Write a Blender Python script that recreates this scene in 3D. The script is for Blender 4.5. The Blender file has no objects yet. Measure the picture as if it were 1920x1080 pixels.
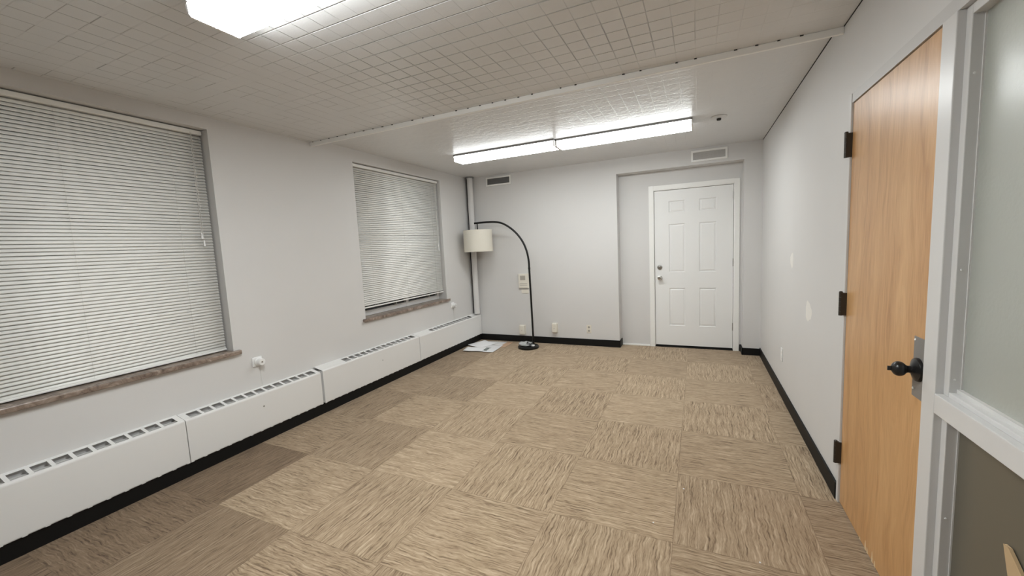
import bpy, bmesh, math, random
from mathutils import Vector, Matrix
random.seed(7)
C = bpy.context.scene.collection
S = bpy.context.scene
PI = math.pi

# ------------------------------------------------------------------ camera, world, exposure
H_CAM = 1.5078
yaw, pitch, roll, FPX = -0.43369868, -0.10187330, -0.04860994, 756.16
cy, sy, cp, sp = math.cos(yaw), math.sin(yaw), math.cos(pitch), math.sin(pitch)
fwd = Vector((sy*cp, cy*cp, sp)); r0 = Vector((cy, -sy, 0)); u0 = r0.cross(fwd)
right = math.cos(roll)*r0 + math.sin(roll)*u0
up = -math.sin(roll)*r0 + math.cos(roll)*u0
cam = bpy.data.cameras.new('camera')
cam.sensor_width = 36; cam.lens = FPX/1920*36; cam.clip_start = 0.02
co = bpy.data.objects.new('camera', cam); C.objects.link(co)
co.matrix_world = Matrix(((right.x, up.x, -fwd.x, 0), (right.y, up.y, -fwd.y, 0), (right.z, up.z, -fwd.z, H_CAM), (0, 0, 0, 1)))
S.camera = co
w = bpy.data.worlds.new('night'); S.world = w; w.use_nodes = True
w.node_tree.nodes['Background'].inputs[0].default_value = (0.02, 0.025, 0.035, 1)
w.node_tree.nodes['Background'].inputs[1].default_value = 0.3
S.view_settings.view_transform = 'Standard'; S.view_settings.look = 'None'
S.view_settings.gamma = 1; S.view_settings.use_curve_mapping = False
S.view_settings.exposure = 0.0
LAMP = 66.0           # strength of the fluorescent diffusers
LCOL = (0.96, 1.0, 1.0, 1)

# ------------------------------------------------------------------ room dimensions
XL, XR, YB, YR, YN = -3.362, 0.713, 5.762, 5.942, -2.6
ZN, ZF = 2.59, 2.632      # near and far ceiling
YS = 2.85                 # the step between them

# ------------------------------------------------------------------ node helpers
class NT:
    def __init__(s, name):
        s.m = bpy.data.materials.new(name); s.m.use_nodes = True
        s.t = s.m.node_tree; s.b = s.t.nodes['Principled BSDF']
    def n(s, typ, **kw):
        nd = s.t.nodes.new(typ)
        for k, v in kw.items():
            setattr(nd, k, v)
        return nd
    def link(s, a, b): s.t.links.new(a, b)
    def put(s, nd, i, v):
        if isinstance(v, bpy.types.NodeSocket): s.link(v, nd.inputs[i])
        elif v is not None: nd.inputs[i].default_value = v
    def math(s, op, a, b=None, c=None, clamp=False):
        nd = s.n('ShaderNodeMath', operation=op); nd.use_clamp = clamp
        s.put(nd, 0, a); s.put(nd, 1, b); s.put(nd, 2, c)
        return nd.outputs[0]
    def mix(s, f, a, b, typ='MIX'):
        nd = s.n('ShaderNodeMix', data_type='RGBA', blend_type=typ)
        s.put(nd, 0, f); s.put(nd, 6, a); s.put(nd, 7, b)
        return nd.outputs[2]
    def pos(s):
        return s.n('ShaderNodeNewGeometry').outputs['Position']
    def obj(s):
        return s.n('ShaderNodeTexCoord').outputs['Object']
    def xyz(s, v):
        nd = s.n('ShaderNodeSeparateXYZ'); s.link(v, nd.inputs[0]); return nd.outputs
    def comb(s, x, y, z=0.0):
        nd = s.n('ShaderNodeCombineXYZ'); s.put(nd, 0, x); s.put(nd, 1, y); s.put(nd, 2, z); return nd.outputs[0]
    def noise(s, vec, scale, detail=3, rough=.5, dist=0):
        nd = s.n('ShaderNodeTexNoise'); s.link(vec, nd.inputs['Vector'])
        nd.inputs['Scale'].default_value = scale; nd.inputs['Detail'].default_value = detail
        nd.inputs['Roughness'].default_value = rough; nd.inputs['Distortion'].default_value = dist
        return nd.outputs['Fac']
    def ramp(s, f, stops):
        nd = s.n('ShaderNodeValToRGB'); s.link(f, nd.inputs[0])
        while len(nd.color_ramp.elements) < len(stops): nd.color_ramp.elements.new(.5)
        for e, (p, c) in zip(nd.color_ramp.elements, stops):
            e.position = p; e.color = (*c, 1) if len(c) == 3 else c
        return nd.outputs[0]
    def bump(s, h, strength=.5, dist=.01):
        nd = s.n('ShaderNodeBump'); s.link(h, nd.inputs['Height'])
        nd.inputs['Strength'].default_value = strength; nd.inputs['Distance'].default_value = dist
        s.link(nd.outputs[0], s.b.inputs['Normal']); return nd
    def set(s, **kw):
        for k, v in kw.items():
            s.put(s.b, {'color': 'Base Color', 'rough': 'Roughness', 'metal': 'Metallic', 'spec': 'Specular IOR Level',
                        'trans': 'Transmission Weight', 'ior': 'IOR', 'coat': 'Coat Weight'}[k], v)

def paint(name, col, rough=.5, mott=.04, bscale=0, bstr=.1, metal=0, spec=.5):
    m = NT(name); p = m.pos()
    f = m.noise(p, 3.0, 3)
    a = tuple(c*(1-mott) for c in col)+(1,); b = tuple(min(1, c*(1+mott)) for c in col)+(1,)
    m.set(color=m.mix(f, a, b), rough=rough, metal=metal, spec=spec)
    if bscale: m.bump(m.noise(p, bscale, 4), bstr, .002)
    return m.m

def lin(r, g, b):
    f = lambda c: (c/255/12.92) if c/255 <= .04045 else ((c/255+.055)/1.055)**2.4
    return (f(r), f(g), f(b))

# walls: slightly mottled off-white paint with roller texture
M = {}
M['wall'] = paint('wall_paint', (.70, .69, .68), .55, .02, 160, .08)
M['white'] = paint('white_enamel', (.88, .88, .87), .35, .01)
M['trimwhite'] = paint('white_trim_paint', (.92, .915, .89), .32, .01)
M['heater'] = paint('heater_enamel', (.80, .795, .78), .4, .015)
M['inner'] = paint('heater_inner_metal', (.58, .57, .56), .55, .05)
M['greymetal'] = paint('dull_grey_metal', (.24, .235, .23), .5, .05)
M['black'] = paint('black_vinyl', (.006, .006, .006), .55, .1, spec=.25)
M['framepaint'] = paint('frame_grey_paint', (.68, .67, .66), .33, .02, 60, .03)
M['blackmetal'] = paint('black_metal', (.008, .0075, .007), .35, .05, spec=.3)
M['bronze'] = paint('dark_bronze', (.05, .042, .034), .45, .1, metal=.4)
M['knob'] = paint('oil_rubbed_bronze', (.018, .017, .017), .28, .1, metal=.3)
M['plate'] = paint('steel_plate', (.30, .29, .28), .42, .03, metal=.55)
M['chrome'] = paint('chrome', (.62, .60, .57), .18, .02, metal=1)
M['nickel'] = paint('satin_nickel', (.36, .35, .33), .3, .02, metal=.9)
M['ivory'] = paint('ivory_plastic', (.82, .78, .69), .4, .01)
M['ivorydark'] = paint('dark_ivory_plastic', (.42, .39, .34), .5, .01)  # darker ivory for grille, receptacles and screws
M['slat'] = paint('blind_aluminium', (.90, .90, .87), .45, .01)
M['cord'] = paint('blind_cord', (.74, .73, .70), .7, .02)
M['grille'] = paint('vent_grille', (.72, .70, .68), .5, .03)
M['dark'] = paint('dark_cavity', (.03, .03, .03), .8, .05)
M['spackle'] = paint('spackle', (.84, .82, .78), .8, .03)
M['header'] = paint('header_wall_paint', (.60, .59, .58), .45, .05, 30, .25)
M['cap'] = paint('fixture_white', (.82, .81, .79), .4, .01)
M['paper'] = paint('paper', (.94, .94, .95), .6, .02)
M['scrap'] = paint('raw_wood_scrap', lin(196, 168, 130), .6, .15, 40, .3)
M['chip'] = paint('bare_splintered_wood', lin(238, 214, 176), .6, .08)
M['beadmetal'] = paint('glazing_bead', (.72, .71, .69), .25, .02)

def carpet():
    m = NT('carpet_tiles'); x, y, z = m.xyz(m.pos())
    T = .65
    u = m.math('DIVIDE', m.math('ADD', x, .115), T); v = m.math('DIVIDE', m.math('ADD', y, -2.008), T)
    iu, iv = m.math('FLOOR', u), m.math('FLOOR', v)
    par = m.math('MODULO', m.math('ADD', m.math('ADD', iu, iv), 100), 2)      # 0: streaks run along y
    par = m.math('GREATER_THAN', par, .5)
    wn = m.n('ShaderNodeTexWhiteNoise', noise_dimensions='2D'); m.link(m.comb(iu, iv), wn.inputs['Vector'])
    rnd = wn.outputs['Value']
    def swap(a, b): # par ? b : a
        return m.math('ADD', m.math('MULTIPLY', a, m.math('SUBTRACT', 1, par)), m.math('MULTIPLY', b, par))
    al = swap(y, x); ac = swap(x, y)
    off = m.math('MULTIPLY', rnd, 37.0)
    base = m.comb(m.math('ADD', al, off), m.math('ADD', ac, off), 0)
    wob = m.noise(base, 9, 2); wob = m.math('MULTIPLY', m.math('SUBTRACT', wob, .5), .035)
    acw = m.math('ADD', m.math('ADD', ac, off), wob)
    v1 = m.comb(m.math('MULTIPLY', m.math('ADD', al, off), 5), m.math('MULTIPLY', acw, 105), 0)
    n1 = m.noise(v1, 1, 2, .5, .25)
    v2 = m.comb(m.math('MULTIPLY', m.math('ADD', al, off), 26), m.math('MULTIPLY', acw, 210), 3.3)
    n2 = m.noise(v2, 1, 2, .6)
    n3 = m.noise(m.pos(), 900, 1)                       # loop pile
    n4 = m.noise(m.pos(), 2.2, 3)                       # large soft wear
    s = m.math('ADD', m.math('MULTIPLY', n1, .62), m.math('MULTIPLY', n2, .38))
    s = m.math('ADD', s, m.math('MULTIPLY', m.math('SUBTRACT', n3, .5), .16))
    s = m.math('ADD', s, m.math('MULTIPLY', m.math('SUBTRACT', rnd, .5), .05))
    col = m.ramp(s, [(.30, lin(98, 80, 64)), (.39, lin(132, 113, 92)), (.46, lin(162, 141, 116)), (.57, lin(181, 160, 134)), (.68, lin(204, 184, 158))])
    col = m.mix(m.math('MULTIPLY', m.math('SUBTRACT', n4, .35, clamp=True), .25), col, (*lin(182, 154, 128), 1))
    # darker-dyed tiles along the heater side, plus light fall-off painted into tile colour
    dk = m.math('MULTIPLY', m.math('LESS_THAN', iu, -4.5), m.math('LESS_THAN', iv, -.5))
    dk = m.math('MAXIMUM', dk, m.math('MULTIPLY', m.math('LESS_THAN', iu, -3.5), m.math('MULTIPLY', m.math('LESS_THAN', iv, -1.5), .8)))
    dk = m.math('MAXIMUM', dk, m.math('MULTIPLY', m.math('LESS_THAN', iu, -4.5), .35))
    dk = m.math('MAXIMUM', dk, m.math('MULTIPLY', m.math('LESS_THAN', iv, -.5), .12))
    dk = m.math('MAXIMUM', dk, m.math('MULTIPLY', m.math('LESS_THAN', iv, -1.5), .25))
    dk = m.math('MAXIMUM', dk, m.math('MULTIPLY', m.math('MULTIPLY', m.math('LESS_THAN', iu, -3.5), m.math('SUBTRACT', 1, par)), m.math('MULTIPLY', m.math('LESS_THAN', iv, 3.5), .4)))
    dk = m.math('MAXIMUM', dk, m.math('MULTIPLY', m.math('MULTIPLY', m.math('GREATER_THAN', iu, -.5), m.math('LESS_THAN', iv, .5)), .28))  # weaker light towards the oak door, put into the tile colour
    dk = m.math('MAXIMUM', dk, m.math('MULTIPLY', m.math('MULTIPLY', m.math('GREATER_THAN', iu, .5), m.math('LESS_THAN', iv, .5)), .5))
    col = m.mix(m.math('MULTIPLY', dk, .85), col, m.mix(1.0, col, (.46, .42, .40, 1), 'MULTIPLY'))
    # seams between tiles
    def edge(t):
        f = m.math('FRACT', t); d = m.math('MINIMUM', f, m.math('SUBTRACT', 1, f)); return m.math('LESS_THAN', d, .0035)
    seam = m.math('MAXIMUM', edge(u), edge(v))
    col = m.mix(m.math('MULTIPLY', seam, .32), col, (*lin(98, 80, 62), 1))
    m.set(color=col, rough=.95, spec=.1); m.b.inputs['Sheen Weight'].default_value = .25; m.b.inputs['Sheen Roughness'].default_value = .4
    m.bump(m.math('ADD', s, m.math('MULTIPLY', seam, -.25)), .35, .005)
    return m.m
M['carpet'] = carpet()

def ceiling_mat():
    m = NT('scored_ceiling_tile'); x, y, z = m.xyz(m.pos())
    P, x0, y0 = .1067, -.65, 1.722
    u = m.math('DIVIDE', m.math('ADD', x, -x0), P); v = m.math('DIVIDE', m.math('ADD', y, -y0), P)
    U = m.math('DIVIDE', u, 3.0); V = m.math('DIVIDE', v, 3.0)
    def rng(t, a, b, c=0.0, d=1.0):
        nd = m.n('ShaderNodeMapRange', interpolation_type='SMOOTHSTEP'); m.link(t, nd.inputs[0])
        for i, q in enumerate((a, b, c, d)): nd.inputs[i+1].default_value = q
        return nd.outputs[0]
    def dist(t):
        return m.math('ABSOLUTE', m.math('SUBTRACT', m.math('FRACT', m.math('ADD', t, .5)), .5))
    gx = rng(dist(u), 0, .035, 1, 0); gy = rng(dist(v), 0, .05, 1, 0)
    wn = m.n('ShaderNodeTexWhiteNoise', noise_dimensions='2D')
    m.link(m.comb(m.math('FLOOR', u), m.math('FLOOR', v)), wn.inputs['Vector'])
    wn2 = m.n('ShaderNodeTexWhiteNoise', noise_dimensions='2D')
    m.link(m.comb(m.math('FLOOR', U), m.math('FLOOR', V)), wn2.inputs['Vector'])
    # paint-filled areas where the scoring nearly disappears
    fill = rng(m.noise(m.pos(), 1.3, 3), .40, .54, .15, 1)
    near = rng(y, 2.45, 2.8, 1, .30)                                  # last rows by the step are filled
    near = m.math('MULTIPLY', near, rng(x, -.35, .25, 1, .12))
    near = m.math('MULTIPLY', near, rng(x, -2.3, -1.7, .25, 1))
    fill = m.math('MULTIPLY', fill, near)
    fillx = m.math('MULTIPLY', rng(m.noise(m.pos(), .8, 1), .38, .5, .6, 1), near)
    seg = rng(m.noise(m.comb(m.math('FLOOR', u), m.math('FLOOR', v), 0.0), 1.7, 1), .42, .55)
    g2 = m.math('MAXIMUM', m.math('MULTIPLY', gx, fill), m.math('MULTIPLY', gy, fillx))
    wav = m.noise(m.pos(), 7, 2)
    far = rng(y, 2.84, 2.86)
    stip = m.noise(m.pos(), 16, 3, .6)
    h = m.math('SUBTRACT', m.math('MULTIPLY', wn.outputs['Value'], .2), m.math('MULTIPLY', g2, 1.3))
    h = m.math('SUBTRACT', h, m.math('MULTIPLY', m.math('MULTIPLY', gy, fillx), m.math('MULTIPLY', rng(x, -2.0, -1.5), 2.2)))
    h = m.math('ADD', h, m.math('MULTIPLY', m.math('MULTIPLY', wn2.outputs['Value'], near), .5))
    h = m.math('ADD', h, m.math('MULTIPLY', wav, .8))
    h = m.math('ADD', h, m.math('MULTIPLY', m.math('MULTIPLY', stip, far), 1.3))
    h = m.math('ADD', h, m.math('MULTIPLY', m.noise(m.pos(), 120, 2), .12))
    base = m.mix(m.noise(m.pos(), 2.5, 3), (.70, .70, .70, 1), (.75, .75, .75, 1))
    # open dirty joints: scattered segments, mostly towards the windows
    left = m.math('MULTIPLY', rng(x, -2.0, -1.2, 1, .3), rng(x, -.3, .2, 1, .1))
    short = rng(m.noise(m.comb(m.math('FLOOR', u), m.math('FLOOR', v), 7.0), 3.1, 1), .56, .62)
    dirt = m.math('MULTIPLY', m.math('MAXIMUM', m.math('MULTIPLY', rng(dist(u), 0, .035, 1, 0), seg), m.math('MULTIPLY', rng(dist(v), 0, .04, 1, 0), short)), m.math('MULTIPLY', left, m.math('SUBTRACT', 1, far)))
    base = m.mix(m.math('MULTIPLY', dirt, .75), base, (.20, .19, .18, 1))
    base = m.mix(m.math('MULTIPLY', m.math('MULTIPLY', gx, fill), .2), base, (.3, .29, .28, 1))
    m.set(color=base, rough=.33, spec=.5)
    m.bump(h, .9, .0035)
    return m.m
M['ceiling'] = ceiling_mat()

def oak():
    m = NT('oak_veneer'); o = m.pos(); x, y, z = m.xyz(o)
    w1 = m.noise(m.comb(m.math('MULTIPLY', y, 3), m.math('MULTIPLY', z, .7)), 1.2, 3)
    v = m.comb(m.math('ADD', m.math('MULTIPLY', y, 16), m.math('MULTIPLY', w1, 7)), m.math('MULTIPLY', z, 1.1), 0)
    n1 = m.noise(v, 1, 5, .62, .6)
    n2 = m.noise(m.comb(m.math('MULTIPLY', y, 150), m.math('MULTIPLY', z, 7)), 1, 3, .6)
    n3 = m.noise(m.comb(m.math('MULTIPLY', y, 3.5), m.math('MULTIPLY', z, .35), 5), 1, 2)
    s = m.math('ADD', m.math('MULTIPLY', n1, .65), m.math('MULTIPLY', n2, .35))
    col = m.ramp(s, [(.33, lin(172, 122, 74)), (.5, lin(203, 156, 104)), (.66, lin(219, 176, 124))])
    col = m.mix(m.math('MULTIPLY', n3, .3), col, (*lin(200, 150, 96), 1))
    m.set(color=col, rough=.34, spec=.65)
    m.bump(s, .12, .001)
    return m.m
M['oak'] = oak()

def marble():
    m = NT('stone_sill'); o = m.pos()
    n = m.noise(o, 14, 5, .65, 1.2)
    col = m.ramp(n, [(.3, lin(92, 78, 70)), (.5, lin(140, 124, 112)), (.62, lin(165, 150, 138)), (.72, lin(205, 192, 180))])
    m.set(color=col, rough=.3); return m.m
M['stone'] = marble()

def fabric():
    m = NT('cream_linen'); o = m.obj(); x, y, z = m.xyz(o)
    n = m.noise(o, 300, 2)
    m.set(color=m.mix(n, (.70, .66, .57, 1), (.80, .77, .69, 1)), rough=.9, spec=.1); m.bump(n, .2, .001)
    return m.m
M['shade'] = fabric()

def emit(name='lit_diffuser', k=1.0):
    m = NT(name); m.set(color=(.9, .9, .88, 1), rough=.4)
    m.b.inputs['Emission Color'].default_value = LCOL; m.b.inputs['Emission Strength'].default_value = LAMP*k
    # the tubes light the wide bottom of the lens fully, its narrow sides much less
    x, y, z = m.xyz(m.n('ShaderNodeNewGeometry').outputs['True Normal'])
    f = m.math('ADD', m.math('MULTIPLY', m.math('ABSOLUTE', z), .87), .13)
    m.link(m.math('MULTIPLY', f, LAMP*k), m.b.inputs['Emission Strength'])
    return m.m
M['emit'] = emit(); M['emitfar'] = emit('lit_diffuser_older_tubes', .31); M['emitmid'] = emit('lit_diffuser_far_tubes', .46)

def glass(name, col, rough, trans, bump=0, bs=60):
    m = NT(name); m.set(color=(*col, 1), rough=rough, trans=trans, ior=1.5)
    if bump: m.bump(m.noise(m.pos(), bs, 3), bump, .002)
    return m.m
M['frost'] = glass('frosted_glass', (.74, .76, .71), .28, .55, .35, 90)
M['tint'] = glass('dark_panel_glass', (.135, .12, .09), .28, .0)
M['nightglass'] = glass('night_window_glass', (.02, .022, .025), .05, .0)
M['poly'] = glass('clear_plastic_film', (.80, .82, .83), .12, .5, .4, 40)
def printed():
    m = NT('printed_sheet'); o = m.obj(); n = m.noise(o, 22, 4, .6, 1)
    x, y, z = m.xyz(o)
    ins = m.math('MULTIPLY', m.math('LESS_THAN', m.math('ABSOLUTE', m.math('ADD', x, .02)), .10), m.math('LESS_THAN', m.math('ABSOLUTE', m.math('ADD', y, .06)), .09))
    col = m.ramp(n, [(.4, (.02, .03, .03)), (.5, (.2, .25, .22)), (.58, (.8, .8, .8))])
    m.set(color=m.mix(ins, (.85, .85, .86, 1), col), rough=.35); return m.m
M['printed'] = printed()
def printed2():
    m = NT('tan_bordered_sheet'); o = m.obj(); x, y, z = m.xyz(o)
    d = m.math('GREATER_THAN', x, .11)
    m.set(color=m.mix(d, (.84, .83, .82, 1), (*lin(205, 170, 140), 1)), rough=.4); return m.m
M['printed2'] = printed2()

# ------------------------------------------------------------------ mesh helpers
def B(): return bmesh.new()
def box(bm, x0, x1, y0, y1, z0, z1):
    x0, x1 = sorted((x0, x1)); y0, y1 = sorted((y0, y1)); z0, z1 = sorted((z0, z1))
    v = [bm.verts.new(p) for p in ((x0,y0,z0),(x1,y0,z0),(x1,y1,z0),(x0,y1,z0),(x0,y0,z1),(x1,y0,z1),(x1,y1,z1),(x0,y1,z1))]
    for f in ((0,3,2,1),(4,5,6,7),(0,1,5,4),(1,2,6,5),(2,3,7,6),(3,0,4,7)): bm.faces.new([v[i] for i in f])
    return v
def lathe(bm, prof, M4=None, n=32):
    """prof: (r, h) pairs along local z"""
    M4 = M4 or Matrix.Identity(4); rings = []
    for r, h in prof:
        if r < 1e-5: rings.append([bm.verts.new(M4 @ Vector((0, 0, h)))])
        else: rings.append([bm.verts.new(M4 @ Vector((r*math.cos(2*PI*k/n), r*math.sin(2*PI*k/n), h))) for k in range(n)])
    for a, b in zip(rings, rings[1:]):
        if len(a) == 1 and len(b) == 1: continue
        for k in range(n):
            k2 = (k+1) % n
            if len(a) == 1: bm.faces.new((a[0], b[k], b[k2]))
            elif len(b) == 1: bm.faces.new((a[k], b[0], a[k2]))
            else: bm.faces.new((a[k], b[k], b[k2], a[k2]))
    bmesh.ops.recalc_face_normals(bm, faces=bm.faces[:])
def tube(bm, pts, r, n=12, cap=True):
    pts = [Vector(p) for p in pts]; rings = []; ref = None
    rr = r if isinstance(r, (list, tuple)) else [r]*len(pts)
    for i, p in enumerate(pts):
        t = (pts[min(i+1, len(pts)-1)] - pts[max(i-1, 0)]).normalized()
        if ref is None: ref = t.orthogonal().normalized()
        ref = (ref - t*ref.dot(t)).normalized(); b = t.cross(ref)
        rings.append([bm.verts.new(p + rr[i]*(math.cos(2*PI*k/n)*ref + math.sin(2*PI*k/n)*b)) for k in range(n)])
    for a, b in zip(rings, rings[1:]):
        for k in range(n): bm.faces.new((a[k], a[(k+1) % n], b[(k+1) % n], b[k]))
    if cap: bm.faces.new(rings[0][::-1]); bm.faces.new(rings[-1])
def prism(bm, prof, y0, y1):
    """closed xz profile extruded along y"""
    a = [bm.verts.new((x, y0, z)) for x, z in prof]; b = [bm.verts.new((x, y1, z)) for x, z in prof]
    n = len(prof)
    bm.faces.new(a); bm.faces.new(b[::-1])
    for i in range(n): bm.faces.new((a[i], b[i], b[(i+1) % n], a[(i+1) % n]))
    bmesh.ops.recalc_face_normals(bm, faces=bm.faces[:])
AX = {'x': Matrix.Rotation(PI/2, 4, 'Y'), '-x': Matrix.Rotation(-PI/2, 4, 'Y'), '-y': Matrix.Rotation(PI/2, 4, 'X'), 'z': Matrix.Identity(4)}
def at(x, y, z, ax='z'): return Matrix.Translation((x, y, z)) @ AX[ax]
def obj(name, bm, mat, parent=None, smooth=False, bevel=0, seg=2, org=None):
    """one mesh object; geometry is given in world space, origin moved to org (or the parent's location)"""
    o3 = Vector(org) if org else (parent_loc(parent) if parent else Vector((0, 0, 0)))
    bmesh.ops.translate(bm, verts=bm.verts, vec=-o3)
    me = bpy.data.meshes.new(name); bm.to_mesh(me); bm.free()
    if smooth:
        for p in me.polygons: p.use_smooth = True
    o = bpy.data.objects.new(name, me); C.objects.link(o); me.materials.append(M[mat])
    if parent is not None:
        o.parent = parent; o.location = o3 - parent_loc(parent)
    else: o.location = o3
    if bevel:
        b = o.modifiers.new('bevel', 'BEVEL'); b.width = bevel; b.segments = seg; b.limit_method = 'ANGLE'; b.angle_limit = .6
    if smooth:
        try:
            me.set_sharp_from_angle(angle=.7)
        except Exception: pass
    return o
def parent_loc(p):
    v = Vector((0, 0, 0))
    while p is not None: v = v + p.location; p = p.parent
    return v
def tag(o, label=None, cat=None, group=None, kind=None):
    if label: o['label'] = label
    if cat: o['category'] = cat
    if group: o['group'] = group
    if kind: o['kind'] = kind
    return o
def thing(name, label, cat, loc, group=None, kind=None):
    o = bpy.data.objects.new(name, None); C.objects.link(o); o.location = loc; o.empty_display_size = .05
    return tag(o, label, cat, group, kind)
def copy_tree(o, parent=None):
    c = o.copy(); C.objects.link(c)
    if parent: c.parent = parent
    for ch in [q for q in bpy.data.objects if q.parent == o]: copy_tree(ch, c)
    return c
def struct(name, bm, mat, label, cat, **kw):
    return tag(obj(name, bm, mat, **kw), label, cat, kind='structure')

# ------------------------------------------------------------------ shell
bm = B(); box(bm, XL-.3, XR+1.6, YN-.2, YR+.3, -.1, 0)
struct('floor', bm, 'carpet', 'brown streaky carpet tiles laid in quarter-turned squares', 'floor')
bm = B(); box(bm, XL-.3, XR+.12, YN-.2, YS, ZN, ZN+.16); box(bm, XL-.3, XR+.12, YS, YR+.3, ZF, ZF+.12)
struct('ceiling', bm, 'ceiling', 'white painted scored ceiling tiles in two levels', 'ceiling')
bm = B(); box(bm, XL, XR, 2.830, 2.850, 2.553, ZN)
struct('trim_1', bm, 'trimwhite', 'white board crossing the ceiling where the two levels meet', 'ceiling trim', bevel=.003)
# dark gaps where the scored grooves run under the strip
bm = B()
k = 0; xx = -.65 - .1067*25
while xx < XR-.03:
    if xx > XL+.02 and random.random() < .72:
        wd = random.uniform(.004, .009); box(bm, xx-wd, xx+wd, 2.824, 2.832, ZN-.005, ZN+.0005)
    xx += .1067
obj('gap_marks', bm, 'dark', parent=bpy.data.objects['trim_1'])

# left wall with two window openings
W = [(.295, 1.925), (3.345, 4.960)]; WZ0, WZ1 = .79, 2.50
bm = B(); xo = XL-.24
box(bm, xo, XL, YN, YR, 0, WZ0-.03); box(bm, xo, XL, YN, YR, WZ1, ZF+.05)
for a, b in ((YN, W[0][0]), (W[0][1], W[1][0]), (W[1][1], YR)): box(bm, xo, XL, a, b, WZ0-.03, WZ1)
struct('wall_left', bm, 'wall', 'pale grey painted wall with the two blind-covered windows', 'wall')
# back wall: proud part, lintel, right pier, recessed face with door hole
DX0, DX1, DZ = -.545, .422, 2.168
bm = B()
box(bm, XL, -1.013, YB, YR+.12, 0, ZF+.05); box(bm, -1.013, .519, YB, YR, 2.428, ZF+.05); box(bm, .519, XR, YB, YR+.12, 0, ZF+.05)
box(bm, -1.013, DX0-.02, YR, YR+.12, 0, 2.44); box(bm, DX1+.02, .519, YR, YR+.12, 0, 2.44); box(bm, DX0-.02, DX1+.02, YR, YR+.12, DZ+.02, ZF+.05)
struct('wall_back', bm, 'wall', 'pale grey end wall with a shallow recess around the white door', 'wall')
# right wall around oak door and sidelight
OY0, OY1, OZ = 1.82, 2.652, 2.142
SY0, SY1 = .75, 1.735
bm = B(); xw = XR+.12
box(bm, XR, xw, OY1+.03, YR+.12, 0, ZF+.05); box(bm, XR, xw, SY0-.05, OY1+.03, OZ+.05, ZF+.05); box(bm, XR, xw, YN, SY0-.05, 0, ZF+.05)
wr = struct('wall_right', bm, 'wall', 'pale grey long wall holding the oak door', 'wall')
bm = B(); box(bm, XR-.005, XR+.001, 3.06, YB, ZF-.004, ZF); box(bm, XR-.004, XR+.001, YN, 2.829, ZN-.003, ZN); obj('ceiling_shadow_line', bm, 'dark', parent=wr)  # dark strips stand in for the shadow along the ceiling edge
bm = B(); box(bm, XL-.24, xw, YN-.12, YN, 0, ZF)
struct('wall_front', bm, 'wall', 'pale grey wall behind the viewer', 'wall')

# corridor beyond the sidelight
bm = B(); box(bm, 2.2, 2.3, -1.5, 4.0, 0, 2.7); box(bm, xw, 2.3, 3.9, 4.0, 0, 2.7); box(bm, xw, 2.3, -1.6, -1.5, 0, 2.7); box(bm, xw, 2.3, -1.6, 4.0, 2.6, 2.7)
struct('wall_corridor', bm, 'wall', 'dim corridor walls behind the frosted glass', 'wall')

# baseboards
bm = B(); box(bm, XL+.001, -3.268, YN, YB-.013, 0, .104)
struct('baseboard_left', bm, 'black', 'black toe kick running under the baseboard heaters', 'baseboard')
bm = B(); box(bm, XL, -1.005, YB-.012, YB, 0, .1); box(bm, -1.013, -1.001, YB-.012, YR, 0, .1)
box(bm, .510, XR-.011, YB-.012, YB, 0, .09); box(bm, .507, .519, YB-.012, YR, 0, .09); box(bm, .497, .510, YR-.008, YR, 0, .09)
struct('baseboard_back', bm, 'black', 'black vinyl baseboard along the end wall', 'baseboard', bevel=.002)
bm = B(); box(bm, XR-.011, XR, OY1+.034, YB, 0, .1)
struct('baseboard_right', bm, 'black', 'black vinyl baseboard along the oak door wall', 'baseboard', bevel=.002)
bm = B(); box(bm, -1.0, -.62, YR-.012, YR, 0, .022)
struct('trim_2', bm, 'trimwhite', 'thin white strip at the foot of the recess left of the white door', 'floor trim', bevel=.002)

# ------------------------------------------------------------------ windows, sills and blinds
def window(n, y0, y1, label):
    t = thing('window_%d' % n, label, 'window', (XL-.15, (y0+y1)/2, WZ0), kind='structure')
    xg = XL-.155
    b = B(); zf = .885
    box(b, xg-.03, xg+.015, y0, y1, WZ0, zf-.035); box(b, xg-.03, xg+.015, y0, y1, WZ1-.06, WZ1)
    for y in (y0, y1-.05, (y0+y1)/2+.06): box(b, xg-.03, xg+.018, y, y+.05, WZ0, WZ1)
    box(b, xg-.03, xg+.005, y0, y1, 1.62, 1.66)
    obj('window_frame', b, 'white', t, bevel=.003)
    b = B(); box(b, xg-.028, xg-.022, y0+.01, y1-.01, WZ0+.02, WZ1-.02); obj('window_pane', b, 'nightglass', t)
    if n == 2:
        for yy in (y0+.62, y1-.30):
            b = B(); box(b, xg+.012, xg+.035, yy, yy+.05, zf-.035, zf-.018); box(b, xg+.02, xg+.045, yy+.015, yy+.03, zf-.03, zf+.0)
            tag(obj('sash_latch', b, 'nickel', t, bevel=.002), 'small metal sash latch')
    b = B(); box(b, XL-.14, XL, y0, y1, WZ0-.03, WZ0); box(b, XL, XL+.035, y0-.045, y1+.045, WZ0-.034, WZ0)
    tag(obj('window_sill', b, 'stone', t, bevel=.006), 'brown veined stone sill')
    b = B(); box(b, XL-.235, XL-.22, y0, y1, WZ0-.03, WZ1)   # night outside is closed off by storm sash
    obj('storm_sash', b, 'dark', t)
window(1, *W[0], 'large nearer window fully covered by its closed blind')
window(2, *W[1], 'far window with a strip of dark glass showing under the blind')

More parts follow.
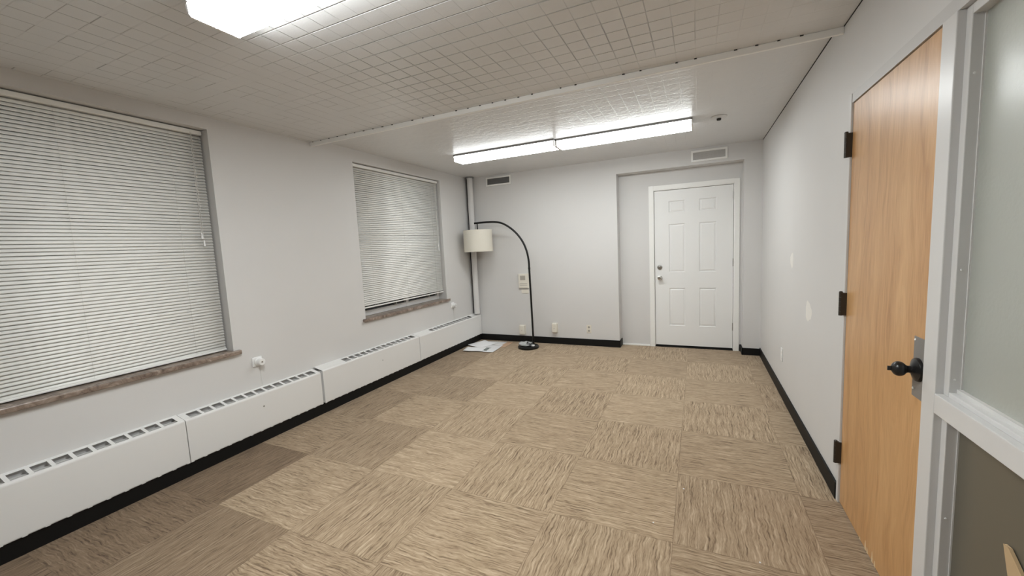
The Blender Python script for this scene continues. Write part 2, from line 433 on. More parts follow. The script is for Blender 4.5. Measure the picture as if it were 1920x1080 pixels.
def blind(y0, y1, zb, label, ladders, wand=None, dep=.08, odd=()):
    xb = XL-dep; top = WZ1-.008
    t = thing('window_blind', label, 'blind', (xb, (y0+y1)/2, zb), 'mini blinds in the window recesses')
    b = B(); box(b, xb-.02, xb+.018, y0, y1, top-.032, top); box(b, xb+.012, xb+.021, y0, y1, top-.030, top-.002)
    obj('head_rail', b, 'slat', t, bevel=.003)
    z = top-.050; pitch = .0222; wsl = .0254; b = B(); i = 0
    while z > zb+.022:
        a = math.radians(65 + random.uniform(-2.5, 2.5)); x_ = xb+random.uniform(-.0008, .0008)
        dz0, dz1 = random.uniform(-.0008, .0008), random.uniform(-.0008, .0008)
        if any(abs(z-o) < pitch/2 for o in odd): a = math.radians(58)
        n = 4; rows = []
        for k in range(n+1):
            s = (k/n-.5)*wsl; bow = .0028*(1-(2*k/n-1)**2)
            # room-side edge is down: the visible face looks up and into the room
            px = x_ + math.cos(a)*s + math.sin(a)*bow; pz = z - math.sin(a)*s + math.cos(a)*bow
            fz = (z-zb)/(top-zb)
            rows.append((b.verts.new((px, y0+.004, pz+dz0)), b.verts.new((px, y1-.004, pz+dz1))))
        for r, q in zip(rows, rows[1:]): b.faces.new((r[0], r[1], q[1], q[0]))
        z -= pitch; i += 1
    o = obj('slats', b, 'slat', t, smooth=True)
    so = o.modifiers.new('thick', 'SOLIDIFY'); so.thickness = .0006
    b = B(); box(b, xb-.012, xb+.012, y0, y1, zb, zb+.014); obj('bottom_rail', b, 'slat', t, bevel=.004)
    for ly in ladders:
        b = B(); tube(b, [(xb+.0165, ly, top-.03), (xb+.0165, ly, zb+.012)], .0007, 6); obj('ladder_cord', b, 'cord', t)
    if wand:
        wy, z1 = wand
        b = B(); tube(b, [(xb+.024, wy, top-.02), (xb+.024, wy-.004, z1+.10)], .0014, 6)
        tube(b, [(xb+.021, wy+.010, top-.02), (xb+.024, wy+.006, z1+.06)], .0014, 6)
        obj('pull_cord', b, 'cord', t)
        for q, (dy, dz) in enumerate(((-.004, .07), (.007, .015))):
            b = B(); lathe(b, [(0, .045), (.004, .045), (.007, .02), (.0085, .0), (0, 0)], at(xb+.024, wy+dy, z1+dz-.01), 12)
            obj('cord_tassel', b, 'white', t, smooth=True)
    return t
blind(W[0][0]+.006, W[0][1]-.008, .797, 'large closed white mini blind reaching down to its stone sill, nearest the viewer', [.55, 1.13, 1.70], (1.835, 1.62), odd=(1.80, 1.755))
blind(W[1][0]+.006, W[1][1]-.015, .893, 'white mini blind of the far window, stopping short of its sill', [3.55, 4.15, 4.78], (4.87, 1.50), dep=.052)

# ------------------------------------------------------------------ baseboard heaters
def heater(y0, y1, s0, s1, label, xf=-3.252, zt=.405, dz=0.0, screw=None):
    t = thing('baseboard_heater', label, 'heater', (xf-.05, (y0+y1)/2, 0), 'baseboard heaters below the windows')
    zt += dz; zbk = zt+.030; xb = XL+.001; e = .0016
    def topz(x): return zt+.004 + (zbk-zt-.004)*(xf-.006-x)/(xf-.006-xb)
    b = B(); th = .0025
    # front panel, rounded shoulder, front strip of the top
    prof = [(xf, .108), (xf, zt-.008), (xf-.002, zt-.001), (xf-.008, topz(xf-.008)), (xf-.019, topz(xf-.019)),
            (xf-.019, topz(xf-.019)-th), (xf-.009, topz(xf-.009)-th), (xf-.004, zt-.006), (xf-th, zt-.012), (xf-th, .108)]
    prism(b, prof, y0+e, y1-e)
    # back strip
    xs = xb+.022
    prism(b, [(xs, topz(xs)), (xb, topz(xb)), (xb, topz(xb)-th), (xs, topz(xs)-th)], y0+e, y1-e)
    # blank ends and bars between the slots
    x1 = xf-.019
    def bar(a, c): prism(b, [(x1, topz(x1)), (xs, topz(xs)), (xs, topz(xs)-th), (x1, topz(x1)-th)], a, c)
    n = max(1, round((s1-s0)/.083)); P = (s1-s0)/n
    bar(y0+e, s0); bar(s1, y1-e)
    for k in range(1, n): bar(s0+k*P-.009, s0+k*P+.009)
    # lower lip tabs
    m_ = int((y1-y0)/.083)
    for k in range(m_+1):
        yy = y0+e+k*(y1-y0-.02-2*e)/m_; box(b, xf-th, xf, yy, yy+.02, .101, .1085)
    # end closures
    box(b, xb, xf-th, y0+e, y0+e+th, .105, zt-.002); box(b, xb, xf-th, y1-e-th, y1-e, .105, zt-.002)
    obj('heater_cover', b, 'heater', t)
    b = B(); prism(b, [(x1+.004, zt-.030), (xs-.004, zt-.006), (xs-.004, zt-.010), (x1+.004, zt-.034)], y0+.006, y1-.006)
    prism(b, [((x1+xs)/2+.012, zt+.006), ((x1+xs)/2+.010, zt+.006), ((x1+xs)/2+.010, zt-.022), ((x1+xs)/2+.012, zt-.022)], y0+.006, y1-.006)
    box(b, xf-.008, xf-.004, y0+.006, y1-.006, .102, .150)
    tag(obj('louver', b, 'inner', t), 'grey metal behind the slots')
    if screw:
        b = B(); lathe(b, [(.006, 0), (.006, .002), (0, .003)], at(xf, screw, .30, 'x'), 12); obj('screw', b, 'nickel', t)
    return t
heater(.02, 1.490, .10, 1.455, 'white slotted baseboard heater under the near window, nearest the viewer', dz=.004)
heater(1.492, 2.612, 1.535, 2.575, 'white baseboard heater just beyond the nearest one, below the nearer wall dial', screw=2.045)
heater(2.628, 4.106, 2.93, 4.06, 'white baseboard heater with a long blank lid end, standing slightly proud, below the far window', xf=-3.246, dz=.012, screw=3.43)
heater(4.114, YB-.014, 4.42, 5.50, 'white baseboard heater ending in the far corner under the pipe', xf=-3.250, dz=.010)

# wall dials with capillary wires
def dial(y, z, label, zend):
    t = thing('heater_dial', label, 'thermostat dial', (XL, y, z), 'round heater dials on the window wall')
    b = B(); box(b, XL, XL+.010, y-.052, y+.030, z-.040, z+.040); obj('mounting_plate', b, 'white', t, bevel=.006)
    b = B(); lathe(b, [(.036, .0), (.036, .014), (.030, .018), (.028, .020), (.028, .052), (.025, .056), (.008, .056), (.007, .054), (0, .054)], at(XL+.008, y-.006, z, 'x'), 28)
    d = obj('dial_knob', b, 'white', t, smooth=True)
    b = B(); lathe(b, [(.007, 0), (.006, .002), (0, .002)], at(XL+.0625, y-.006, z, 'x'), 12); obj('screw', b, 'nickel', d)
    b = B(); tube(b, [(XL+.004, y+.004, z-.036), (XL+.003, y+.010, z-.08), (XL+.003, y+.012, zend)], .0012, 6); obj('capillary_wire', b, 'cord', t)
dial(2.108, .654, 'white round dial on the wall right of the nearer window', .436)
dial(5.10, .676, 'small white round dial on the wall right of the far window, by the corner pipe', .442)

# ------------------------------------------------------------------ corner pipe
px_, py_ = -3.272, 5.668
t = thing('corner_pipe', 'white painted vertical pipe in the far left corner', 'pipe', (px_, py_, .448))
bm = B(); lathe(bm, [(0, .449), (.0455, .449), (.0455, ZF-.012), (0, ZF-.012)], at(px_, py_, 0), 36); obj('pipe', bm, 'wall', t, smooth=True)
bm = B(); tube(bm, [(XL+.018, py_+.03, .449), (XL+.018, py_+.03, ZF-.001)], .011, 12); tag(obj('gap_shade', bm, 'black', t, smooth=True), 'thin dark rod added for the shaded gap beside the pipe')  # dark rod stands in for shade between pipe and wall
bm = B(); lathe(bm, [(.0456, ZF-.02), (.062, ZF-.02), (.064, ZF-.001), (.0456, ZF-.001)], at(px_, py_, 0), 36); tag(obj('collar', bm, 'greymetal', t, smooth=True), 'dark ring at the ceiling')

# ------------------------------------------------------------------ arc floor lamp
LY = 5.45
t = thing('arc_floor_lamp', 'black arched floor lamp with cream drum shade on the carpet', 'lamp', (-2.29, LY, 0))
bm = B(); lathe(bm, [(0, 0), (.150, 0), (.156, .008), (.156, .026), (.146, .034), (.03, .038), (0, .038)], at(-2.29, LY-.02, 0), 56); obj('lamp_base', bm, 'blackmetal', t, smooth=True)
bm = B()
P0 = Vector((-2.215, LY, .036)); pts = [P0, Vector((-2.222, LY, .6)), Vector((-2.232, LY, 1.18))]
# arc: smooth spline through measured points
ctrl = [(-2.232, 1.18), (-2.236, 1.30), (-2.262, 1.44), (-2.318, 1.575), (-2.41, 1.70), (-2.52, 1.795), (-2.64, 1.862), (-2.76, 1.888), (-2.90, 1.894), (-3.03, 1.893), (-3.105, 1.891)]
def cr(p, i, t_):
    a, b_, c, d = [Vector(p[max(0, min(len(p)-1, j))]) for j in (i-1, i, i+1, i+2)]
    return .5*((2*b_)+(-a+c)*t_+(2*a-5*b_+4*c-d)*t_*t_+(-a+3*b_-3*c+d)*t_**3)
for i in range(len(ctrl)-1):
    for s in range(5):
        q = cr(ctrl, i, s/5)
        if i+s: pts.append(Vector((q.x, LY, q.y)))
pts.append(Vector((-3.105, LY, 1.891)))
tube(bm, pts, .0145, 14); obj('lamp_pole', bm, 'blackmetal', t, smooth=True)
bm = B(); lathe(bm, [(.0148, 1.165), (.017, 1.17), (.017, 1.195), (.0148, 1.20)], at(-2.232, LY, 0), 16); obj('pole_joint', bm, 'blackmetal', t, smooth=True)
sx = -3.058
bm = B(); tube(bm, [(sx, LY, 1.885), (sx, LY, 1.74)], .009, 10)
lathe(bm, [(.0, 1.62), (.017, 1.62), (.019, 1.70), (.012, 1.74), (0, 1.74)], at(sx, LY, 0), 16)
so = obj('lamp_socket', bm, 'blackmetal', t, smooth=True)
bm = B(); R1, z0_, z1_ = .218, 1.458, 1.786
lathe(bm, [(R1+.004, z0_), (R1, z1_), (R1-.003, z1_), (R1+.001, z0_), (R1+.004, z0_)], at(sx, LY-.03+.03, 0), 64)
sh = obj('lamp_shade', bm, 'shade', t, smooth=True)
bm = B()
for k in range(3):
    a = k*2*PI/3+.3; tube(bm, [(sx+.015*math.cos(a), LY+.015*math.sin(a), 1.735), (sx+(R1-.002)*math.cos(a), LY+(R1-.002)*math.sin(a), 1.778)], .0022, 6)
obj('shade_spider', bm, 'blackmetal', sh)
bm = B(); lathe(bm, [(0, 1.53), (.018, 1.537), (.029, 1.56), (.029, 1.58), (.014, 1.615), (.012, 1.625), (0, 1.625)], at(sx, LY, 0), 20); obj('bulb', bm, 'white', t, smooth=True)

# crumpled clear bag with coiled cord lying on the lamp base
t = thing('plastic_bag', 'crumpled clear plastic bag lying on the round black lamp base', 'bag', (-2.31, LY-.03, .038))
bm = B(); bmesh.ops.create_icosphere(bm, subdivisions=4, radius=1)
rr = random.Random(3)
cr_ = [Vector((rr.uniform(-1, 1), rr.uniform(-1, 1), rr.uniform(-1, 1))).normalized() for _ in range(26)]
for v in bm.verts:
    n = v.co.normalized(); d = 1+sum(.16*math.exp(-30*(1-n.dot(c)))*(1 if i % 2 else -1) for i, c in enumerate(cr_))
    v.co = Vector((n.x*.115*d, n.y*.085*d, max(0, (n.z*.6+.35))*.055*d))
bmesh.ops.translate(bm, verts=bm.verts, vec=(-2.325, LY-.035, .039))
obj('bag_film', bm, 'poly', t)
bm = B()
pp = [(-2.25+.055*math.cos(a*.7)*(1-.004*a), LY-.05+.040*math.sin(a*.7), .047+.0016*a+.008*math.sin(a*1.9)) for a in range(0, 34)]
tube(bm, pp, .0042, 8); obj('coiled_cord', bm, 'blackmetal', t, smooth=True)
bm = B(); box(bm, -2.215, -2.175, LY-.085, LY-.055, .040, .062); obj('plug', bm, 'paper', t, bevel=.004)

# papers on the carpet
def sheet(cx, cy_, rz, wx, wy, mat, label, z, curl=.0, fold=None):
    b = B(); nx, ny = 12, 10; g = []
    for i in range(nx+1):
        row = []
        for j in range(ny+1):
            u, v = (i/nx-.5)*wx, (j/ny-.5)*wy
            h = .0015*math.sin(u*23+cx*9)*math.cos(v*17)+.0016
            h += curl*max(0, (u+v)/(wx+wy)-.25)**2
            if fold: h += fold*max(0, -u/wx-.2)
            row.append(b.verts.new((u, v, h)))
        g.append(row)
    for i in range(nx):
        for j in range(ny): b.faces.new((g[i][j], g[i+1][j], g[i+1][j+1], g[i][j+1]))
    o = obj('paper_sheet', b, mat, smooth=True); o.location = (cx, cy_, z); o.rotation_euler = (0, 0, rz)
    s_ = o.modifiers.new('thick', 'SOLIDIFY'); s_.thickness = .0012; s_.offset = 1
    return tag(o, label, 'paper', 'loose papers on the carpet by the heater')
sheet(-2.86, 5.50, math.radians(0), .42, .34, 'printed2', 'tan-edged paper sheet on the carpet, farthest right of the loose papers', .0015, .02)
sheet(-2.90, 5.22, math.radians(4), .40, .40, 'printed', 'paper sheet with a dark green picture, at the front of the loose papers', .0065, .02)
sheet(-3.06, 5.42, math.radians(-20), .30, .36, 'paper', 'plain white paper sheet nearest the heater in the loose papers', .0115, .05, .03)
sheet(-3.02, 5.10, math.radians(12), .30, .22, 'paper', 'small white folded paper sheet, frontmost left of the loose papers', .0160, .0, .02)

# ------------------------------------------------------------------ wall plates on the back wall
def wbox(b, x0, x1, z0, z1, dep, dep0=0): box(b, x0, x1, YB-dep, YB-dep0, z0, z1)
t = thing('wall_control_panel', 'cream wall control box behind the lamp pole, on the end wall', 'thermostat', (-2.456, YB, .97))
bm = B(); wbox(bm, -2.537, -2.372, .862, 1.085, .035); obj('housing', bm, 'ivory', t, bevel=.006)
bm = B(); wbox(bm, -2.505, -2.42, .985, 1.055, .038, .034); wbox(bm, -2.515, -2.39, .925, .932, .038, .034); wbox(bm, -2.515, -2.39, .90, .906, .038, .034)
tag(obj('grille', bm, 'ivorydark', t, bevel=.001), 'darker recessed grille')
bm = B(); wbox(bm, -2.505, -2.385, .775, .835, .008); tag(tag(obj('blank_plate', bm, 'ivory', bevel=.003)), 'small cream blank plate just below the control box on the end wall', 'wall plate')
def adapter(x, z, w_, h_, dep, label):
    t = thing('phone_jack_box', label, 'wall box', (x, YB, z), 'cream boxes low on the end wall')
    b = B(); box(b, x-w_/2, x+w_/2, YB-.006, YB, z-h_/2, z+h_/2); obj('back_plate', b, 'ivory', t, bevel=.002)
    b = B(); box(b, x-w_/2+.008, x+w_/2-.004, YB-dep, YB-.006, z-h_/2+.004, z+h_/2-.006); obj('box_body', b, 'ivory', t, bevel=.008)
    b = B(); lathe(b, [(.006, 0), (.005, .002), (0, .002)], at(x, YB-dep, z-.005, '-y'), 12); obj('screw', b, 'ivorydark', t)
adapter(-2.512, .200, .105, .150, .052, 'cream wall box low on the end wall, left of the lamp pole')
adapter(-1.976, .252, .090, .145, .055, 'cream wall box low on the end wall, between the lamp and the flat outlet')
t = thing('wall_outlet', 'flat cream double outlet low on the end wall, nearest the door recess', 'outlet', (-1.452, YB, .252))
bm = B(); box(bm, -1.487, -1.417, YB-.007, YB, .192, .310); obj('outlet_plate', bm, 'ivory', t, bevel=.003)
for zc in (.225, .277):
    bm = B(); lathe(bm, [(.0165, 0), (.0165, .003), (0, .003)], at(-1.452, YB-.0065, zc, '-y'), 20); o = obj('receptacle', bm, 'ivorydark', t)
    bm = B(); box(bm, -1.459, -1.4565, YB-.0105, YB-.009, zc-.004, zc+.006); box(bm, -1.4475, -1.445, YB-.0105, YB-.009, zc-.004, zc+.006); obj('slot', bm, 'dark', o)

def vent(x0, x1, z0, z1, label, mat):
    t = thing('air_vent', label, 'vent', ((x0+x1)/2, YB, z0), 'white framed vents high on the end wall')
    b = B(); f = .022
    for a in ((x0, x1, z0, z0+f), (x0, x1, z1-f, z1), (x0, x0+f, z0+f, z1-f), (x1-f, x1, z0+f, z1-f)): box(b, a[0], a[1], YB-.016, YB, a[2], a[3])
    obj('vent_frame', b, 'trimwhite', t)
    b = B(); box(b, x0+f, x1-f, YB-.003, YB, z0+f, z1-f)
    n = 7
    for k in range(n):
        zc = z0+f+(k+.5)*(z1-z0-2*f)/n; prism_x(b, x0+f, x1-f, [(YB-.012, zc-.005), (YB-.011, zc-.005), (YB-.003, zc+.004), (YB-.004, zc+.004)])
    n2 = 30
    for k in range(1, n2):
        xc = x0+f+k*(x1-x0-2*f)/n2; box(b, xc-.0008, xc+.0008, YB-.010, YB-.003, z0+f, z1-f)
    obj('grille', b, mat, t)
def prism_x(b, x0, x1, prof):
    a = [b.verts.new((x0, y, z)) for y, z in prof]; c = [b.verts.new((x1, y, z)) for y, z in prof]; n = len(prof)
    b.faces.new(a); b.faces.new(c[::-1])
    for i in range(n): b.faces.new((a[i], c[i], c[(i+1) % n], a[(i+1) % n]))
vent(-3.025, -2.597, 2.468, 2.603, 'white framed air vent high on the end wall, above the lamp', 'greymetal')
vent(-.072, .336, 2.463, 2.600, 'white framed air vent high on the end wall, above the white door', 'grille')

# ------------------------------------------------------------------ white six-panel door
t = thing('door_1', 'white six-panel door in the end wall recess', 'door', ((DX0+DX1)/2, YR, 0), kind='structure')
bm = B(); yf = YR+.012; x0, x1, z0, z1 = -.541, .418, .022, DZ-.004
panels = [(-.360, -.158, 1.862, 2.022), (.017, .219, 1.862, 2.016), (-.360, -.155, 1.053, 1.712), (.020, .228, 1.053, 1.708), (-.350, -.147, .308, .835), (.025, .232, .303, .834)]
# body as a frame of faces with moulded panels: slab behind, raised face pieces in front
xs_ = [x0, -.357, -.153, .020, .226, x1]; zs_ = [z0, .306, .835, 1.053, 1.710, 1.862, 2.019, z1]
hole = {(1, 1), (1, 3), (1, 5), (3, 1), (3, 3), (3, 5)}
box(bm, x0, x1, yf+.009, yf+.040, z0, z1)
for i in range(5):
    for j in range(7):
        if (i, j) not in hole:
            box(bm, xs_[i], xs_[i+1], yf, yf+.009, zs_[j], zs_[j+1])
bmesh.ops.remove_doubles(bm, verts=bm.verts, dist=1e-5)
def frustum(b, x0, x1, z0, z1, yb, yt, ins):
    o_ = [(x0, z0), (x1, z0), (x1, z1), (x0, z1)]; i_ = [(x0+ins, z0+ins), (x1-ins, z0+ins), (x1-ins, z1-ins), (x0+ins, z1-ins)]
    a = [b.verts.new((x, yb, z)) for x, z in o_]; c = [b.verts.new((x, yt, z)) for x, z in i_]
    b.faces.new(c)
    for k in range(4): b.faces.new((a[k], a[(k+1) % 4], c[(k+1) % 4], c[k]))
for (i, j) in hole:
    a0, a1, c0, c1 = xs_[i], xs_[i+1], zs_[j], zs_[j+1]
    # sloping moulding down from the face, then raised field
    o_ = [(a0, c0), (a1, c0), (a1, c1), (a0, c1)]; q = .010
    i_ = [(a0+q, c0+q), (a1-q, c0+q), (a1-q, c1-q), (a0+q, c1-q)]
    A = [bm.verts.new((x, yf, z)) for x, z in o_]; D = [bm.verts.new((x, yf+.0085, z)) for x, z in i_]
    for k in range(4): bm.faces.new((A[k], A[(k+1) % 4], D[(k+1) % 4], D[k]))
    frustum(bm, a0+.014, a1-.014, c0+.014, c1-.014, yf+.0088, yf+.0022, .016)
bmesh.ops.recalc_face_normals(bm, faces=bm.faces[:])
slab = obj('door_panel', bm, 'white', t)
bm = B()
yo = YR-.016
for a in ((-.612, -.551, 0, 2.238), (.432, .490, 0, 2.232), (-.551, .432, 2.178, 2.236)): box(bm, a[0], a[1], yo, YR, a[2], a[3])
for a in ((DX0-.012, DX0, 0, DZ+.012), (DX1, DX1+.012, 0, DZ+.012), (DX0, DX1, DZ, DZ+.012)): box(bm, a[0], a[1], YR-.012, YR+.10, a[2], a[3])
obj('door_casing', bm, 'trimwhite', t, bevel=.003)
bm = B(); box(bm, DX0, DX1, YR-.002, YR+.10, 0, .008); box(bm, x0+.002, x1-.002, yf-.004, yf+.02, .008, .030)
tag(obj('door_sweep', bm, 'black', t), 'black sweep and threshold below the door')
bm = B(); box(bm, DX0-.02, DX1+.02, YR+.1, YR+.14, 0, DZ+.02); obj('door_stop', bm, 'dark', t)
for zc in (2.03, 1.17, .32):
    bm = B(); tube(bm, [(DX1-.001, YR-.002, zc-.05), (DX1-.001, YR-.002, zc+.05)], .0065, 10); box(bm, DX1-.008, DX1+.003, YR-.001, yf-.0005, zc-.048, zc+.048)
    tag(obj('hinge', bm, 'nickel', t, smooth=True), 'small nickel hinge')
bm = B(); lathe(bm, [(.032, 0), (.032, .010), (.026, .014), (.013, .018), (.011, .034), (.020, .040), (.028, .052), (.028, .064), (.020, .074), (0, .077)], at(-.479, yf, .977, '-y'), 28)
tag(obj('door_knob', bm, 'chrome', t, smooth=True), 'round chrome knob')
bm = B(); lathe(bm, [(.033, 0), (.033, .010), (.027, .018), (.014, .020), (.013, .024), (0, .024)], at(-.477, yf, 1.124, '-y'), 28); box(bm, -.480, -.474, yf-.036, yf-.020, 1.112, 1.136)
tag(obj('deadbolt', bm, 'nickel', t, smooth=True), 'round satin deadbolt above the knob')

# ------------------------------------------------------------------ painted steel frame round oak door and sidelight
bm = B(); fx = XR-.006
box(bm, fx, xw, OY1+.004, OY1+.034, 0, OZ+.05)                       # far jamb
box(bm, fx, xw, SY1, OY0-.003, 0, OZ+.0041)                         # mullion
box(bm, fx, xw, SY0-.05, SY0, 0, OZ+.004)
box(bm, fx, xw, SY0, SY1, .895, .962)                               # cross rail
box(bm, fx, xw, SY0, SY1, 0, .10)
box(bm, xw-.03, xw-.02, OY0-.003, OY1+.004, 0, OZ+.004)             # door stop behind the slab
struct('trim_3', bm, 'framepaint', 'pale painted steel frame around the oak door and the glass sidelight', 'door frame', bevel=.0025)
bm = B(); box(bm, XR-.002, xw, SY0-.05, OY1+.004, OZ+.0042, OZ+.05)
tag(obj('header', bm, 'header', parent=bpy.data.objects['trim_3']), 'greyer patched header strip above the door')

t = thing('door_2', 'flush oak veneer door in the right wall', 'door', (XR, (OY0+OY1)/2, 0), kind='structure')
bm = B(); xd = XR+.003
box(bm, xd, xd+.042, OY0, OY1, .010, OZ)
obj('door_panel', bm, 'oak', t, bevel=.0015)
bm = B()
for yy, zz, hh in ((2.26, .010, .045), (2.235, .010, .03), (2.18, .010, .05), (2.33, .010, .02), (2.15, .010, .028)):
    v = [bm.verts.new(p) for p in ((xd-.0016, yy, zz), (xd-.0016, yy+.014, zz), (xd-.0016, yy+.008, zz+hh))]; w2 = [bm.verts.new((p.co.x+.002, p.co.y, p.co.z)) for p in v]
    bm.faces.new(v); bm.faces.new(w2[::-1])
    for k in range(3): bm.faces.new((v[k], w2[k], w2[(k+1) % 3], v[(k+1) % 3]))
bmesh.ops.recalc_face_normals(bm, faces=bm.faces[:])
tag(obj('veneer_chips', bm, 'chip', t), 'pale splintered chips along the bottom edge')
for zc in (1.940, 1.120, .293):
    bm = B(); kx = XR-.021; ky = OY1+.006
    for k in range(5):
        a = zc-.062+k*.0248; tube(bm, [(kx, ky, a+.0006), (kx, ky, a+.0242)], .0085, 14)
    box(bm, kx, xd+.004, ky-.009, ky-.004, zc-.060, zc+.060); box(bm, kx, fx+.001, ky+.003, ky+.008, zc-.060, zc+.060)
    lathe(bm, [(.0085, 0), (.009, .002), (.006, .006), (0, .007)], at(kx, ky, zc+.062), 14)
    tag(obj('hinge', bm, 'bronze', t, smooth=True), 'dark bronze hinge with visible knuckle')
bm = B(); box(bm, xd-.002, xd, OY0+.001, 1.906, .897, 1.118); box(bm, xd-.002, xd+.03, OY0-.0012, OY0+.001, .94, 1.06)
pl = tag(obj('latch_plate', bm, 'plate', t, bevel=.001), 'grey metal wrap plate around the knob')
for zc in (.925, 1.105):
    bm = B(); lathe(bm, [(.0045, 0), (.004, .002), (0, .003)], at(xd-.002, 1.897, zc, '-x'), 12); obj('screw', bm, 'white', pl, smooth=True)
bm = B(); ky = 1.866
lathe(bm, [(.043, 0), (.043, .004), (.040, .009), (.034, .011), (.022, .017), (.013, .021), (.0125, .030), (.015, .034)] +
      [(.0270*math.sin(a), .053-.0215*math.cos(a)) for a in [math.radians(d) for d in range(35, 160, 10)]] + [(.009, .0745), (0, .0745)], at(xd-.002, ky, 1.002, '-x'), 40)
kn = tag(obj('door_knob', bm, 'knob', t, smooth=True), 'black round knob on a wide rose')
bm = B(); box(bm, xd-.087, xd-.074, ky-.003, ky+.003, .994, 1.010); obj('turn_button', bm, 'knob', kn, bevel=.001)

# ------------------------------------------------------------------ sidelight
t = thing('window_3', 'tall interior sidelight beside the oak door, frosted above and dark below', 'window', (XR, (SY0+SY1)/2, 0), kind='structure')
xs1, xs2, sw = XR+.015, XR+.046, .030
for nm, za, zb_ in (('upper', .962, OZ+.004), ('lower', .10, .895)):
    bm = B()
    for a in ((SY0+sw, SY1-sw, za, za+.016 if nm == 'upper' else za+sw), (SY0+sw, SY1-sw, zb_-(sw if nm == 'upper' else .012), zb_)): box(bm, xs1, xw-.02, a[0], a[1], a[2], a[3])
    for a in ((SY1-sw, SY1), (SY0, SY0+sw)): box(bm, xs1, xw-.02, a[0], a[1], za, zb_)
    obj('glazing_stop', bm, 'framepaint', t, bevel=.002)
    bm = B(); yy = SY1-sw; lo = za+(.016 if nm == 'upper' else sw)
    box(bm, xs2-.004, xs2, yy-.003, yy, lo, zb_-.012); 
    if nm == 'upper': box(bm, xs2-.012, xs2, SY0+sw, yy, lo, lo+.012)
    obj('glazing_bead', bm, 'beadmetal', t)
    bm = B(); box(bm, xs2, xs2+.006, SY0+sw-.005, yy+.005, lo-.004, zb_-.008)
    if nm == 'upper': tag(obj('glass_pane', bm, 'frost', t), 'frosted pebbled pane')
    else: tag(obj('glass_pane', bm, 'tint', t), 'dark olive grey pane')
for yy, zz in ((1.7049, 1.02), (1.7049, 1.37), (1.7049, 1.95), (1.7049, .55)):
    bm = B(); lathe(bm, [(.0035, 0), (.003, .0015), (0, .002)], at(xs1+.012, yy, zz, '-y'), 10); obj('screw', bm, 'white', t)
# pale wooden scrap leaning on the lower pane
bm = B(); zt_ = .648
v = [(xs2-.003, 1.455, zt_), (xs2-.003, 1.435, zt_+.002), (xs2-.003, 1.37, zt_-.045), (xs2-.003, 1.30, zt_-.16), (xs2-.003, 1.26, .13), (xs2-.003, 1.36, .13), (xs2-.003, 1.395, zt_-.20), (xs2-.003, 1.425, zt_-.09)]
a = [bm.verts.new(p) for p in v]; c = [bm.verts.new((p[0]-.008, p[1], p[2])) for p in v]
bm.faces.new(a); bm.faces.new(c[::-1])
for k in range(len(v)): bm.faces.new((a[k], c[k], c[(k+1) % len(v)], a[(k+1) % len(v)]))
bmesh.ops.recalc_face_normals(bm, faces=bm.faces[:])
tag(obj('wood_scrap', bm, 'scrap', org=(xs2, 1.35, .13)), 'pale tan pointed scrap standing against the lower dark pane', 'wood scrap')

# ------------------------------------------------------------------ marks and plates on the right wall
def patch(y, z, ry, rz_, label):
    b = B(); n = 20; c = b.verts.new((XR-.0022, y, z)); ring = []
    for k in range(n):
        a = 2*PI*k/n; j = 1+.12*math.sin(3*a+y*5)+.06*math.sin(7*a)
        ring.append(b.verts.new((XR-.0004, y+ry*j*math.cos(a), z+rz_*j*math.sin(a))))
    for k in range(n): b.faces.new((c, ring[(k+1) % n], ring[k]))
    base = [b.verts.new((XR+.0002, v_.co.y, v_.co.z)) for v_ in ring]
    for k in range(n): b.faces.new((ring[k], ring[(k+1) % n], base[(k+1) % n], base[k]))
    tag(obj('spackle_patch', b, 'spackle', org=(XR, y, z)), label, 'wall patch', 'white filler patches on the right wall')
patch(4.02, 1.283, .058, .062, 'smaller upper white filler patch on the right wall, farther from the oak door')
patch(3.43, .950, .085, .070, 'larger lower white filler patch on the right wall, nearer the oak door')
t = thing('wall_outlet', 'pale outlet plate low on the right wall between baseboard and patches', 'outlet', (XR, 4.36, .39))
bm = B(); box(bm, XR-.006, XR, 4.322, 4.398, .330, .450); obj('outlet_plate', bm, 'white', t, bevel=.003)
for zc in (.364, .416):
    bm = B(); lathe(bm, [(.0165, 0), (.0165, .002), (0, .002)], at(XR-.006, 4.36, zc, '-x'), 18); obj('receptacle', bm, 'trimwhite', t)

# sprinkler head / smoke sensor on the far ceiling
t = thing('smoke_detector', 'small round white ceiling sensor right of the far light fixture', 'smoke detector', (.185, 4.42, ZF))
bm = B(); lathe(bm, [(.070, 0), (.070, -.006), (.062, -.014), (.030, -.018), (0, -.018)], at(.185, 4.42, ZF), 32); obj('sensor_base', bm, 'ceiling', t, smooth=True)
bm = B(); lathe(bm, [(.020, -.017), (.018, -.034), (0, -.036)], at(.185, 4.42, ZF), 20); tag(obj('sensor_head', bm, 'dark', t, smooth=True), 'dark centre')

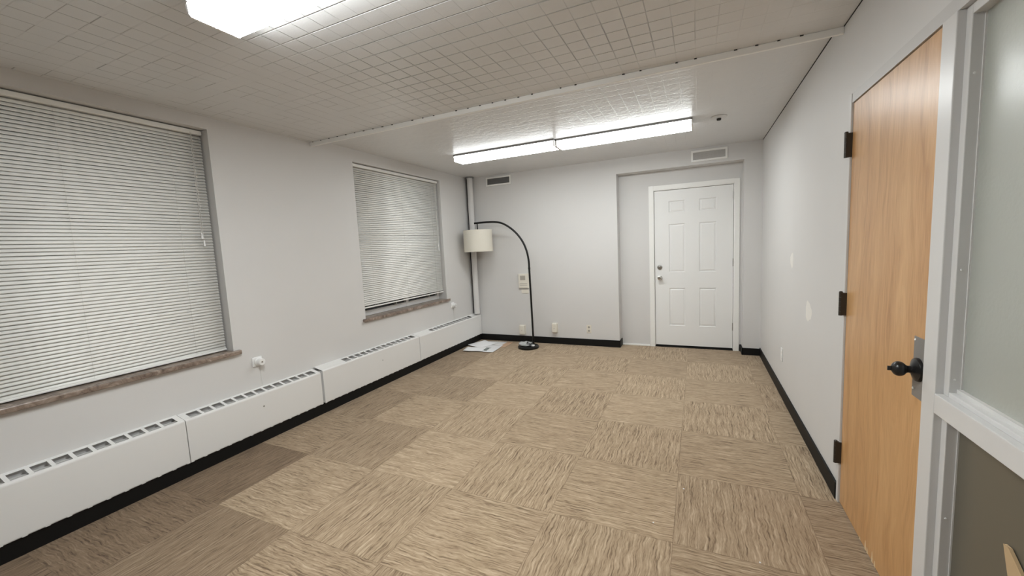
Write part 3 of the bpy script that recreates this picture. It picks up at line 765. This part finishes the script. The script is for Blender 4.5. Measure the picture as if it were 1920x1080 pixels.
# ------------------------------------------------------------------ fluorescent fixtures
def fixture(x0, x1, yc, zc, label, name='ceiling_light', em='emit'):
    t = thing(name, label, 'ceiling light', ((x0+x1)/2, yc, zc), 'wraparound fluorescent lights on the ceiling')
    b = B(); box(b, x0+.004, x1-.004, yc-.112, yc+.112, zc-.020, zc); tag(obj('housing', b, 'greymetal', t, bevel=.002), 'grey metal housing')
    prof = [(-.104, -.020), (-.108, -.030), (-.104, -.068), (-.096, -.077), (.096, -.077), (.104, -.068), (.108, -.030), (.104, -.020)]
    b = B(); a = [b.verts.new((x0+.012, yc+p, zc+q)) for p, q in prof]; c = [b.verts.new((x1-.012, yc+p, zc+q)) for p, q in prof]
    n = len(prof)
    for i in range(n-1): b.faces.new((a[i], a[i+1], c[i+1], c[i]))
    bmesh.ops.recalc_face_normals(b, faces=b.faces[:])
    obj('diffuser', b, em, t)
    for xa, xb_ in ((x0, x0+.012), (x1-.012, x1)):
        b = B(); pr = [(p*1.02, q*1.02 if q < -.02 else q) for p, q in prof]
        a = [b.verts.new((xa, yc+p, zc+q)) for p, q in pr]; c = [b.verts.new((xb_, yc+p, zc+q)) for p, q in pr]
        b.faces.new(a); b.faces.new(c[::-1])
        for i in range(n): b.faces.new((a[i], c[i], c[(i+1) % n], a[(i+1) % n]))
        bmesh.ops.recalc_face_normals(b, faces=b.faces[:]); obj('end_cap', b, 'cap', t)
    return t
fixture(-1.905, -.615, 1.175, ZN, 'lit wraparound ceiling light at the top edge, nearest the viewer')
fixture(-2.655, -1.385, 4.345, ZF, 'lit wraparound ceiling light, left half of the far pair', em='emitfar')
fixture(-1.383, -.038, 4.385, ZF, 'lit wraparound ceiling light, right half of the far pair', em='emitmid')

# white specks on the carpet
for x, y, lb in ((-.078, 2.498, 'tiny white scrap on the carpet, farthest of the three specks'), (-.217, 2.126, 'tiny white scrap on the carpet, middle of the three specks'), (.26, 2.017, 'tiny white scrap on the carpet, nearest the oak door')):
    bm = B(); bmesh.ops.create_icosphere(bm, subdivisions=1, radius=.005)
    for v in bm.verts: v.co.z = max(-.002, v.co.z*.5); v.co.x *= random.uniform(.7, 1.3)
    bmesh.ops.translate(bm, verts=bm.verts, vec=(x, y, .002)); tag(obj('carpet_crumb', bm, 'paper', org=(x, y, 0)), lb, 'crumb', 'white specks on the carpet')

# unseen fill light added in the corridor to brighten the frosted pane
ld = bpy.data.lights.new('corridor_fill', 'AREA'); ld.energy = 16; ld.size = .6; ld.color = (1, .95, .87)
lo = bpy.data.objects.new('corridor_fill', ld); C.objects.link(lo); lo.location = (1.45, 2.0, 2.55)
